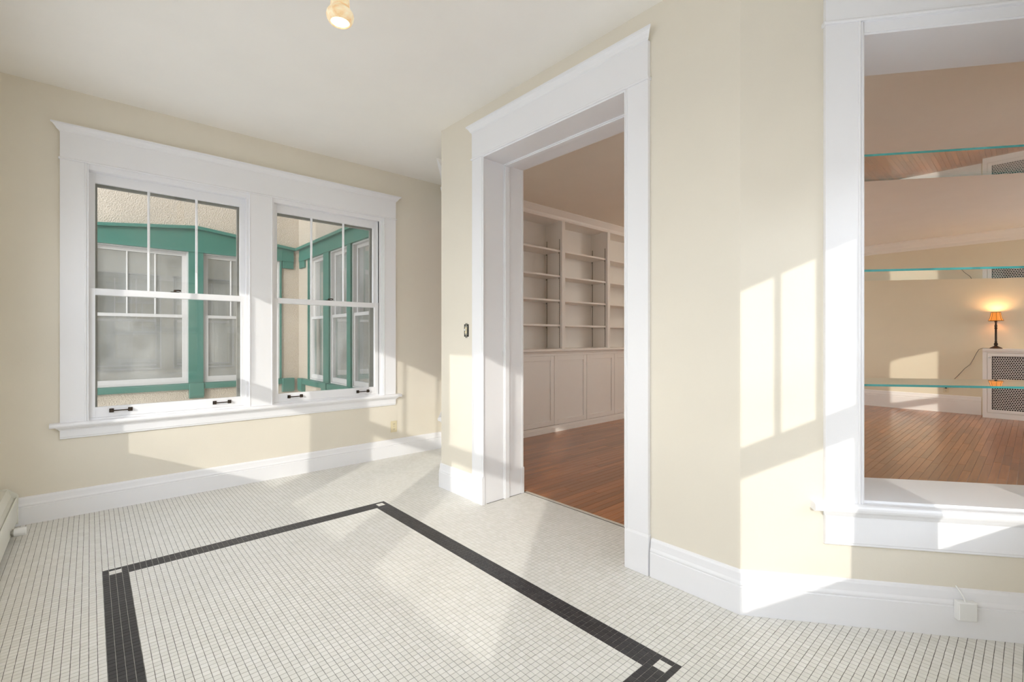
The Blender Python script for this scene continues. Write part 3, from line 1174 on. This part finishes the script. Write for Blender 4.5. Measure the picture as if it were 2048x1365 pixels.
me = bpy.data.meshes.new('perforated_sheet')
g0 = LOC[rc.name]
me.from_pydata([tuple(Vector(v) - g0) for v in vv], [], ff)
me.materials.append(M_SCREEN)
ps = bpy.data.objects.new('perforated_sheet', me)
COL.objects.link(ps)
ps.parent = gdoor
sol = ps.modifiers.new('thick', 'SOLIDIFY')
sol.thickness = 0.0015
bm = B()
box(bm, FR, ga - 0.01, gb + 0.01, -0.075, -0.055, gz0 - 0.02, gz1 + 0.02)
for k in range(22):
    c = ga + (k + 0.5) * (gb - ga) / 22
    box(bm, FR, c - 0.019, c + 0.019, -0.20, -0.075, 0.1, 0.95)
obj('radiator', bm, M_DARK, rc, label='dark radiator behind the grille')
bm = B()
ky, kz = a + 0.022, 0.915
for (r0, r1, oa, ob_) in ((0.006, 0.006, 0.003, 0.014), (0.014, 0.010, 0.014, 0.026)):
    tube(bm, [FR.P(ky, oa, kz), FR.P(ky, ob_, kz)], [r0, r1], 14)
obj('knob', bm, M_CHROME, gdoor, smooth=True, label='small chrome knob')

lamp = thing('table_lamp', (10.29, 0.41, 1.05), 'small bronze table lamp with a lit amber bell shade on the radiator cover', 'lamp')
lc = (10.29, 0.41, 1.05)
bm = B()
lathe(bm, lc, [(0.070, 0), (0.072, 0.006), (0.066, 0.012), (0.050, 0.022), (0.034, 0.032), (0.022, 0.040), (0.016, 0.05)], 24)
obj('base', bm, M_BRONZE, lamp, smooth=True)
bm = B()
lathe(bm, lc, [(0.016, 0.05), (0.024, 0.062), (0.022, 0.078), (0.012, 0.09), (0.017, 0.10), (0.012, 0.115), (0.013, 0.16), (0.012, 0.30), (0.019, 0.31), (0.012, 0.325), (0.018, 0.345), (0.013, 0.36), (0.010, 0.40)], 20)
obj('stem', bm, M_BRONZE, lamp, smooth=True)
bm = B()
tube(bm, [(lc[0], lc[1], lc[2] + 0.40), (lc[0], lc[1], lc[2] + 0.45)], 0.016, 12)
obj('socket', bm, M_BRONZE, lamp)
bm = B()
lathe(bm, lc, [(0.010, 0.45), (0.022, 0.465), (0.028, 0.485), (0.022, 0.51), (0.006, 0.52)], 16)
obj('bulb', bm, M_BULB2, lamp, smooth=True)
bm = B()
shp = [(0.083, 0.425), (0.080, 0.432), (0.070, 0.455), (0.062, 0.485), (0.056, 0.520), (0.052, 0.553)]
lathe(bm, lc, shp, 32, cap=False)
sh = obj('lamp_shade', bm, M_SHADE, lamp, smooth=True)
sd = sh.modifiers.new('thick', 'SOLIDIFY')
sd.thickness = 0.0015
bm = B()
for r, z in ((0.0835, 0.424), (0.0525, 0.554)):
    pts = [(lc[0] + r * math.cos(t * math.pi / 16), lc[1] + r * math.sin(t * math.pi / 16), lc[2] + z) for t in range(33)]
    tube(bm, pts, 0.003, 6)
for k in range(8):
    an = k * math.pi / 4 + 0.12
    tube(bm, [(lc[0] + (r + 0.0015) * math.cos(an), lc[1] + (r + 0.0015) * math.sin(an), lc[2] + z) for r, z in shp], 0.0016, 5)
obj('shade_ribs', bm, M_BRONZE, sh, label='dark trim and ribs')
bm = B()
cord = [(10.28, 0.45, 1.056), (10.30, 0.52, 1.055), (10.37, 0.556, 1.054), (10.39, 0.60, 1.03), (10.402, 0.625, 0.98), (10.406, 0.66, 0.885), (10.406, 0.70, 0.79), (10.406, 0.765, 0.72), (10.407, 0.80, 0.665),
        (10.407, 0.855, 0.585), (10.407, 0.92, 0.50), (10.405, 0.975, 0.43), (10.395, 0.983, 0.40)]
tube(bm, cord, 0.003, 6)
box(bm, FLE, -0.995, -0.971, 0.008, 0.03, 0.388, 0.412)
obj('power_cord', bm, M_BLACK, lamp, smooth=True, label='thin dark power cord with plug')
pl = bpy.data.lights.new('lamp_bulb_light', 'POINT')
pl.energy = 2.0
pl.color = (1.0, 0.62, 0.28)
pl.shadow_soft_size = 0.02
po = bpy.data.objects.new('lamp_bulb_light', pl)
po.location = (0, 0, 0.535)
po.parent = lamp
COL.objects.link(po)


def outlet(fr, s, z, label, mat):
    g = fr.P(s, 0, z - 0.057)
    t = thing('power_outlet', g, label, 'outlet', None)
    bm = B()
    box(bm, fr, s - 0.035, s + 0.035, 0.0005, 0.006, z - 0.057, z + 0.057)
    obj('cover_plate', bm, mat, t, bevel=0.003)
    for dz in (-0.026, 0.026):
        bm = B()
        box(bm, fr, s - 0.017, s + 0.017, 0.005, 0.0085, z + dz - 0.014, z + dz + 0.014)
        sk = obj('socket_face', bm, mat, t, bevel=0.003)
        bm = B()
        box(bm, fr, s - 0.008, s - 0.0055, 0.0083, 0.009, z + dz - 0.003, z + dz + 0.008)
        box(bm, fr, s + 0.0055, s + 0.008, 0.0083, 0.009, z + dz - 0.003, z + dz + 0.007)
        box(bm, fr, s - 0.002, s + 0.002, 0.0083, 0.009, z + dz - 0.010, z + dz - 0.006)
        obj('slots', bm, M_DARK, sk)
    bm = B()
    tube(bm, [fr.P(s, 0.005, z), fr.P(s, 0.0075, z)], 0.0035, 10)
    obj('screw', bm, M_STEEL, t)
    return t


outlet(FN, 2.312, 0.305, 'almond power outlet on the cream wall below the right-hand sunroom window', M_ALMOND)
outlet(FLE, -0.984, 0.373, 'almond power outlet on the far living-room wall, lamp cord plugged in', M_ALMOND)

# ------------------------------------------------------------------ bare switch box
sy, sz = 2.895, 1.268
sw = thing('light_switch', FE.P(sy, 0, sz - 0.05), 'light switch without its cover plate, bare metal strap over a dark hole beside the doorway', 'switch')
bm = B()
box(bm, FE, sy - 0.030, sy + 0.028, 0.0003, 0.0012, sz - 0.047, sz + 0.047)
obj('wall_hole', bm, M_DARK, sw)
bm = B()
box(bm, FE, sy - 0.016, sy + 0.016, 0.0012, 0.0035, sz - 0.036, sz + 0.036)
for e in (-1, 1):
    box(bm, FE, sy - 0.012, sy + 0.012, 0.001, 0.003, sz + e * 0.050 - 0.006, sz + e * 0.050 + 0.006)
    box(bm, FE, sy - 0.006, sy + 0.006, 0.001, 0.003, sz + e * 0.042 - 0.006, sz + e * 0.042 + 0.006)
obj('mounting_strap', bm, M_STEEL, sw)
bm = B()
box(bm, FE, sy - 0.011, sy + 0.011, 0.0035, 0.008, sz - 0.024, sz + 0.024)
obj('switch_body', bm, M_ALMOND, sw, bevel=0.001)
bm = B()
box(bm, FE, sy - 0.004, sy + 0.004, 0.007, 0.018, sz - 0.002, sz + 0.012)
obj('toggle', bm, M_WPLAST, sw, bevel=0.002)

# white wire on the door jamb
bm = B()
pts = []
for k in range(15):
    z = 1.165 - k * 0.0085
    pts.append((2.318 - 0.010 * math.sin(k / 14 * math.pi) - (0.004 if k in (5, 6, 7) else 0) + 0.003 * math.sin(k * 1.7), DY1 - 0.0095, z))
tube(bm, pts, 0.0016, 6)
o = obj('loose_wire', bm, M_WPLAST, smooth=True, label='short kinked white wire stuck to the doorway jamb', category='wire')

# junction box on the skirting under the pass-through
bs, bz = 0.834, 0.116
jb = thing('junction_box', FC.P(bs, 0.02, bz - 0.04), 'small square white junction box on the baseboard below the pass-through', 'junction box')
bm = B()
box(bm, FC, bs - 0.034, bs + 0.034, 0.020, 0.045, bz - 0.038, bz + 0.038)
obj('box_body', bm, M_WPLAST, jb, bevel=0.003)
bm = B()
box(bm, FC, bs - 0.030, bs + 0.030, 0.044, 0.047, bz - 0.034, bz + 0.034)
obj('box_lid', bm, M_WPLAST, jb, bevel=0.001)
bm = B()
tube(bm, [FC.P(bs - 0.005, 0.040, bz + 0.036), FC.P(bs - 0.006, 0.034, bz + 0.050), FC.P(bs - 0.010, 0.024, bz + 0.066), FC.P(bs - 0.013, 0.010, bz + 0.078), FC.P(bs - 0.013, 0.001, bz + 0.082)], 0.0028, 8)
obj('cable', bm, M_WPLAST, jb, smooth=True, label='short white cable')

# ------------------------------------------------------------------ baseboard heater along the west wall
ht = thing('baseboard_heater', (XW + 0.06, 2.4, 0), 'long low cream metal baseboard heater running along the left wall', 'heater')
HS0, HS1 = 0.25, YN - 0.030
bm = B()
box(bm, FW, HS0, HS1, 0.0205, 0.024, 0.02, 0.24)
obj('back_panel', bm, M_HEAT, ht)
bm = B()
prof(bm, FW, [(0.020, 0.244), (0.068, 0.248), (0.088, 0.205), (0.086, 0.204), (0.066, 0.245), (0.020, 0.241)], HS0, HS1)
obj('hood', bm, M_HEAT, ht)
bm = B()
prof(bm, FW, [(0.062, 0.212), (0.064, 0.214), (0.104, 0.186), (0.103, 0.183)], HS0, HS1 - 0.01)
obj('damper', bm, M_HEAT, ht)
bm = B()
prof(bm, FW, [(0.105, 0.190), (0.109, 0.193), (0.113, 0.188), (0.113, 0.040), (0.106, 0.034), (0.104, 0.036), (0.110, 0.042), (0.110, 0.186)], HS0, HS1 - 0.006)
obj('front_panel', bm, M_HEAT, ht)
bm = B()
box(bm, FW, HS0 + 0.05, HS1 - 0.06, 0.035, 0.095, 0.075, 0.165)
obj('fin_element', bm, M_DARK, ht, label='dark finned heating element')
for a, b in ((HS1 - 0.012, HS1), (HS0, HS0 + 0.012)):
    bm = B()
    prof(bm, FW, [(0.020, 0.02), (0.020, 0.252), (0.072, 0.252), (0.118, 0.206), (0.118, 0.02)], a, b)
    obj('end_cap', bm, M_HEAT, ht, bevel=0.002)
bm = B()
vz = 0.062
vy = 4.02
tube(bm, [(XW + 0.06, vy, vz), (XW + 0.125, vy, vz)], 0.012, 14)
tube(bm, [(XW + 0.118, vy, vz), (XW + 0.128, vy, vz)], 0.022, 16)
obj('valve', bm, M_STEEL, ht, smooth=True, label='steel valve stem')
bm = B()
tube(bm, [(XW + 0.126, vy, vz), (XW + 0.131, vy, vz), (XW + 0.176, vy, vz), (XW + 0.178, vy, vz)], [0.022, 0.0245, 0.0245, 0.022], 20)
obj('valve_knob', bm, M_WPLAST, ht, smooth=True, label='white round valve knob')

# ------------------------------------------------------------------ glass shelves in the pass-through
names = ['topmost glass shelf with dark green edge across the pass-through', 'middle glass shelf across the pass-through, second from the top', 'lowest glass shelf across the pass-through, its green edge in front of the radiator cover']
for z, lb in zip((1.985, 1.499, 1.016), names):
    t = thing('glass_shelf', FC.P(0.84, -0.18, z - 0.009), lb, 'shelf', 'glass shelves in the pass-through')
    bm = B()
    f0, f1, g0_, g1_ = CO0 + 0.004, CO1 - 0.014, -TC + 0.004, -0.004
    bevel_ = 0.0
    vs8 = [bm.verts.new(FC.P(s, o_, zz)) for zz in (z - 0.009, z) for s, o_ in ((f0, g0_), (f1, g0_), (f1, g1_), (f0, g1_))]
    bm.faces.new(vs8[:4]).material_index = 0
    bm.faces.new(vs8[4:]).material_index = 0
    for q in range(4):
        bm.faces.new((vs8[q], vs8[(q + 1) % 4], vs8[4 + (q + 1) % 4], vs8[4 + q])).material_index = 1
    obj('glass_plate', bm, [M_SGLASS, M_GEDGE], t)
    for s in (f0 + 0.002, f1 - 0.002):
        for od in (-0.05, -TC + 0.06):
            bm = B()
            lo, hi = (s, s + 0.010) if s < 0.8 else (s - 0.010, s)
            box(bm, FC, lo, hi, od - 0.006, od + 0.006, z - 0.018, z - 0.0095)
            obj('shelf_pin', bm, M_STEEL, t)

# ------------------------------------------------------------------ ceiling light
pc = (0.812, 2.028, 2.585)
pn = thing('ceiling_light', (pc[0], pc[1], CZ), 'small lit alabaster ceiling spotlight with a bell-shaped shade', 'ceiling light')
bm = B()
lathe(bm, (pc[0], pc[1], 0), [(0.058, CZ), (0.060, CZ - 0.006), (0.054, CZ - 0.014), (0.030, CZ - 0.020), (0.014, CZ - 0.03), (0.014, CZ - 0.055)], 28)
obj('canopy', bm, M_BRONZE, pn, smooth=True)
bm = B()
lathe(bm, pc, [(0.042, 0.0), (0.049, 0.006), (0.055, 0.018), (0.0575, 0.032), (0.055, 0.044), (0.048, 0.054), (0.0415, 0.060), (0.0405, 0.068), (0.039, 0.10), (0.036, 0.15), (0.032, 0.20), (0.028, 0.235), (0.024, 0.25)], 40, cap=False)
sh = obj('lamp_shade', bm, M_ALAB, pn, smooth=True)
sd = sh.modifiers.new('thick', 'SOLIDIFY')
sd.thickness = 0.004
bm = B()
lathe(bm, pc, [(0.0400, 0.006), (0.036, 0.003), (0.02, 0.001), (0.001, 0.0005)], 32)
obj('bulb', bm, M_BULB, pn, smooth=True, label='glowing white round bulb face')
cl = bpy.data.lights.new('ceiling_bulb_light', 'SPOT')
cl.energy = 30
cl.color = (1.0, 0.9, 0.75)
cl.spot_size = math.radians(120)
cl.spot_blend = 0.8
cl.shadow_soft_size = 0.04
co_ = bpy.data.objects.new('ceiling_bulb_light', cl)
co_.location = (0, 0, pc[2] - CZ - 0.004)
co_.parent = pn
COL.objects.link(co_)

# unseen globe lamp added to brighten the living room
gl_ = thing('ceiling_light', (6.6, 2.7, LZ), 'round frosted globe light, unseen, added to brighten the living room', 'ceiling light')
bm = B()
lathe(bm, (6.6, 2.7, 0), [(0.09, LZ), (0.09, LZ - 0.02), (0.06, LZ - 0.03)], 28)
obj('canopy', bm, M_BRONZE, gl_, smooth=True)
bm = B()
lathe(bm, (6.6, 2.7, 0), [(0.06, LZ - 0.03), (0.13, LZ - 0.07), (0.16, LZ - 0.12), (0.13, LZ - 0.17), (0.06, LZ - 0.20), (0.005, LZ - 0.205)], 32)
obj('globe', bm, M_BULB, gl_, smooth=True)
gp = bpy.data.lights.new('living_fill_light', 'POINT')
gp.energy = 8
gp.color = (1.0, 0.90, 0.76)
gp.shadow_soft_size = 0.16
go = bpy.data.objects.new('living_fill_light', gp)
go.location = (0, 0, -0.38)
go.parent = gl_
COL.objects.link(go)

# ------------------------------------------------------------------ outside: courtyard wing of the same house
wing = thing('house_wing', (1.2, 7.75, -0.9), 'cream stucco house wing with green window surrounds seen through the sunroom windows', 'house')
FX = Fr((0, 7.67), (1, 0), (0, -1))
FY = Fr((2.42, 0), (0, 1), (-1, 0))
fh = [(0.0, 0.99, 0.60, 2.38), (1.16, 2.14, 0.60, 2.38)]
obj('stucco_wall', wall_mesh(FX, -9.0, 2.7, -0.25, 0, -0.9, 5.6, fh), M_STUCCO, wing)
yh = [(5.06, 5.66, 0.60, 2.38), (5.77, 6.37, 0.60, 2.38), (6.57, 7.17, 0.60, 2.38)]
obj('stucco_wall', wall_mesh(FY, 4.62, 7.67, -0.25, 0, -0.9, 5.6, yh), M_STUCCO, wing)


def green_band(fr, s0, s1, ears, peak=None, zs=(0.516, 0.60)):
    bm = B()
    zt, zb = 2.555, 2.38
    n = 1
    if peak:
        vsA = [(s0, zb), (s0, zt), (peak, zt + 0.145), (s1, zt), (s1, zb)]
    else:
        vsA = [(s0, zb), (s0, zt), (s1, zt), (s1, zb)]
    for (o0, o1, sc) in ((0, 0.03, vsA),):
        a = [bm.verts.new(fr.P(s, o0, z)) for s, z in sc]
        b = [bm.verts.new(fr.P(s, o1, z)) for s, z in sc]
        for i in range(len(sc)):
            j = (i + 1) % len(sc)
            bm.faces.new((a[i], a[j], b[j], b[i]))
        bm.faces.new(a)
        bm.faces.new(b[::-1])
    box(bm, fr, s0, s1, 0.03, 0.036, zb, zb + 0.075)
    obj('head_band', bm, M_GREEN, wing)
    # drip cap on top
    bm = B()
    seg = [(s0 - 0.02, zt), (peak, zt + 0.145), (s1 + 0.02, zt)] if peak else [(s0 - 0.02, zt), (s1 + 0.02, zt)]
    for (x0, z0), (x1, z1) in zip(seg, seg[1:]):
        q = [fr.P(x0, 0, z0), fr.P(x0, 0.075, z0 - 0.005), fr.P(x0, 0.075, z0 + 0.035), fr.P(x0, 0, z0 + 0.045)]
        r = [fr.P(x1, 0, z1), fr.P(x1, 0.075, z1 - 0.005), fr.P(x1, 0.075, z1 + 0.035), fr.P(x1, 0, z1 + 0.045)]
        A = [bm.verts.new(v) for v in q]
        R_ = [bm.verts.new(v) for v in r]
        for i in range(4):
            j = (i + 1) % 4
            bm.faces.new((A[i], A[j], R_[j], R_[i]))
        bm.faces.new(A)
        bm.faces.new(R_[::-1])
    obj('drip_cap', bm, M_GREEN, wing)
    for a, b in ears:
        bm = B()
        box(bm, fr, a, b, 0, 0.03, 2.275, zb)
        obj('bracket', bm, M_GREEN, wing, bevel=0.004)
    bm = B()
    prof(bm, fr, [(0, zs[0]), (0.045, zs[0]), (0.05, zs[0] + 0.01), (0.05, zs[1] - 0.012), (0, zs[1])], s0 + 0.06, s1 - 0.06)
    obj('sill_band', bm, M_GREEN, wing)


green_band(FX, -0.18, 2.335, [(2.175, 2.335), (-0.18, -0.02)], 1.08)
green_band(FY, 4.75, 7.56, [(7.34, 7.56)], None)
for s, fr in ((1.08, FX), (2.255, FX), (-0.1, FX), (7.45, FY), (6.47, FY), (5.715, FY)):
    bm = B()
    prof(bm, fr, [(0, 0.385), (0.05, 0.40), (0.065, 0.43), (0.065, 0.60), (0, 0.60)], s - 0.085, s + 0.085)
    obj('corbel', bm, M_GREEN, wing, bevel=0.006)
for fr, a, b in ((FX, 0.99, 1.16), (FX, 2.14, 2.165), (FX, -0.025, 0.0), (FY, 6.37, 6.57), (FY, 5.66, 5.77), (FY, 7.17, 7.195), (FY, 4.95, 5.06)):
    bm = B()
    box(bm, fr, a, b, 0, 0.028, 0.60, 2.38)
    obj('mullion', bm, M_GREEN, wing, bevel=0.003)
for (a, b) in ((0.0, 0.99), (1.16, 2.14)):
    window('window', FX, a + 0.018, b - 0.018, 0.62, 2.365, 1.505, 0.13, flat=True, parent=wing, mats=(M_EXTW, M_EXTW, M_FGLASS), storm=False, stile=0.045, top=0.045, bot=0.06, rail=0.04, mw=0.02, oin=-0.012)
for (a, b) in ((5.06, 5.66), (5.77, 6.37), (6.57, 7.17)):
    window('window', FY, a + 0.018, b - 0.018, 0.62, 2.365, 1.505, 0.13, flat=True, parent=wing, mats=(M_EXTW, M_EXTW, M_FGLASS), storm=False, stile=0.035, top=0.04, bot=0.06, rail=0.04, mw=0.02, oin=-0.012, muntins=0)
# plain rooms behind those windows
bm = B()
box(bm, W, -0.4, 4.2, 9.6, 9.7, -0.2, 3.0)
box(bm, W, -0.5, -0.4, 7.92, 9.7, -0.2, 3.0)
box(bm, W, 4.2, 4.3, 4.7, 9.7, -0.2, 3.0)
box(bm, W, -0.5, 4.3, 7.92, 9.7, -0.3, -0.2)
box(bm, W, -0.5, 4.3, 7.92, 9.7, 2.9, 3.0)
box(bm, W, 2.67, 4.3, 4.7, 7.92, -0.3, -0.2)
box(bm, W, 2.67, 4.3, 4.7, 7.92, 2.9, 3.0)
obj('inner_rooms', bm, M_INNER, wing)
bm = B()
box(bm, W, -9.2, 4.6, 7.3, 12, 5.6, 5.75)
box(bm, W, 2.3, 4.6, 4.6, 12, 5.6, 5.75)
obj('roof', bm, M_EXTW, wing)

# upper storey and outer skin of our own side of the house
bm = B()
box(bm, W, -0.66, 11.0, 4.40, 4.62, CZ + 0.16, 5.6)
box(bm, W, -0.66, -0.46, -0.45, 4.62, CZ + 0.16, 5.6)
box(bm, W, -0.66, 11.0, -0.45, -0.25, CZ + 0.16, 5.6)
box(bm, W, -0.7, 11.0, -2.2, 4.66, 5.6, 5.75)
box(bm, W, -0.66, 11.0, -2.2, 4.62, CZ + 0.125, CZ + 0.16)
up = obj('wall_upper_storey', bm, M_STUCCO, kind='structure')

bm = B()
N_ = 40
R_ = 60
c0 = bm.verts.new((0, 0, -0.9))
rg = [bm.verts.new((R_ * math.cos(2 * math.pi * k / N_), R_ * math.sin(2 * math.pi * k / N_), -0.9)) for k in range(N_)]
for k in range(N_):
    bm.faces.new((c0, rg[k], rg[(k + 1) % N_]))
obj('ground', bm, M_GROUND, kind='structure')


# bare winter trees out in the yard, on the sun's side
def tree(x, y, h, seed, r0, label, lean=(0, 0)):
    rnd = random.Random(seed)
    bm = B()

    def grow_(p, d, L, r, lev):
        n = 4
        pts, rs = [p], [r]
        for k in range(n):
            d = (d + Vector((rnd.gauss(0, .13), rnd.gauss(0, .13), rnd.gauss(0, .07) + 0.03))).normalized()
            p = p + d * (L / n)
            pts.append(p)
            rs.append(r * (1 - 0.45 * (k + 1) / n))
        tube(bm, pts, rs, 6 if lev < 2 else 4)
        if lev >= 4:
            return
        for k in range(3 if lev < 2 else 3):
            q = pts[rnd.choice([2, 3, 4])] if lev else pts[4 if k == 0 else rnd.choice([3, 4])]
            ax = d.cross(Vector((rnd.gauss(0, 1), rnd.gauss(0, 1), rnd.gauss(0, 1)))).normalized()
            nd = (d + ax * rnd.uniform(0.5, 1.0)).normalized()
            grow_(q, nd, L * rnd.uniform(0.6, 0.8), r * 0.5, lev + 1)
    grow_(Vector((x, y, -0.9)), Vector((lean[0], lean[1], 1)).normalized(), h * 0.34, r0, 0)
    o = obj('bare_tree', bm, M_BARK, None, smooth=True, label=label, category='tree')
    return o


# TREES
tree(-4.2, 0.62, 5.6, 12, 0.035, 'slender bare young tree close outside the left windows')
tree(-9.6, -6.3, 7.4, 5, 0.09, 'spreading bare tree in the yard beside the added garage')
tree(-16.0, -9.0, 11, 3, 0.14, 'tall bare tree standing farthest out in the yard')
blk = thing('blocker', (-1.0, -8.8, -0.9), 'low tan stucco garage added to cut sky light at the south windows', 'blocker')  # unseen block added to shade the south windows from low sky
bm = B()
box(bm, W, -7.0, 4.2, -11.0, -6.6, -0.9, 2.7)
obj('blocker_walls', bm, M_STUCCO, blk)
bm = B()
FG = Fr((0, -8.8), (1, 0), (0, 1))
prof(bm, FG, [(-2.5, 2.7), (2.5, 2.7), (2.5, 2.8), (0, 3.9), (-2.5, 2.8)], -7.3, 4.5)
obj('blocker_roof', bm, M_BARK, blk)
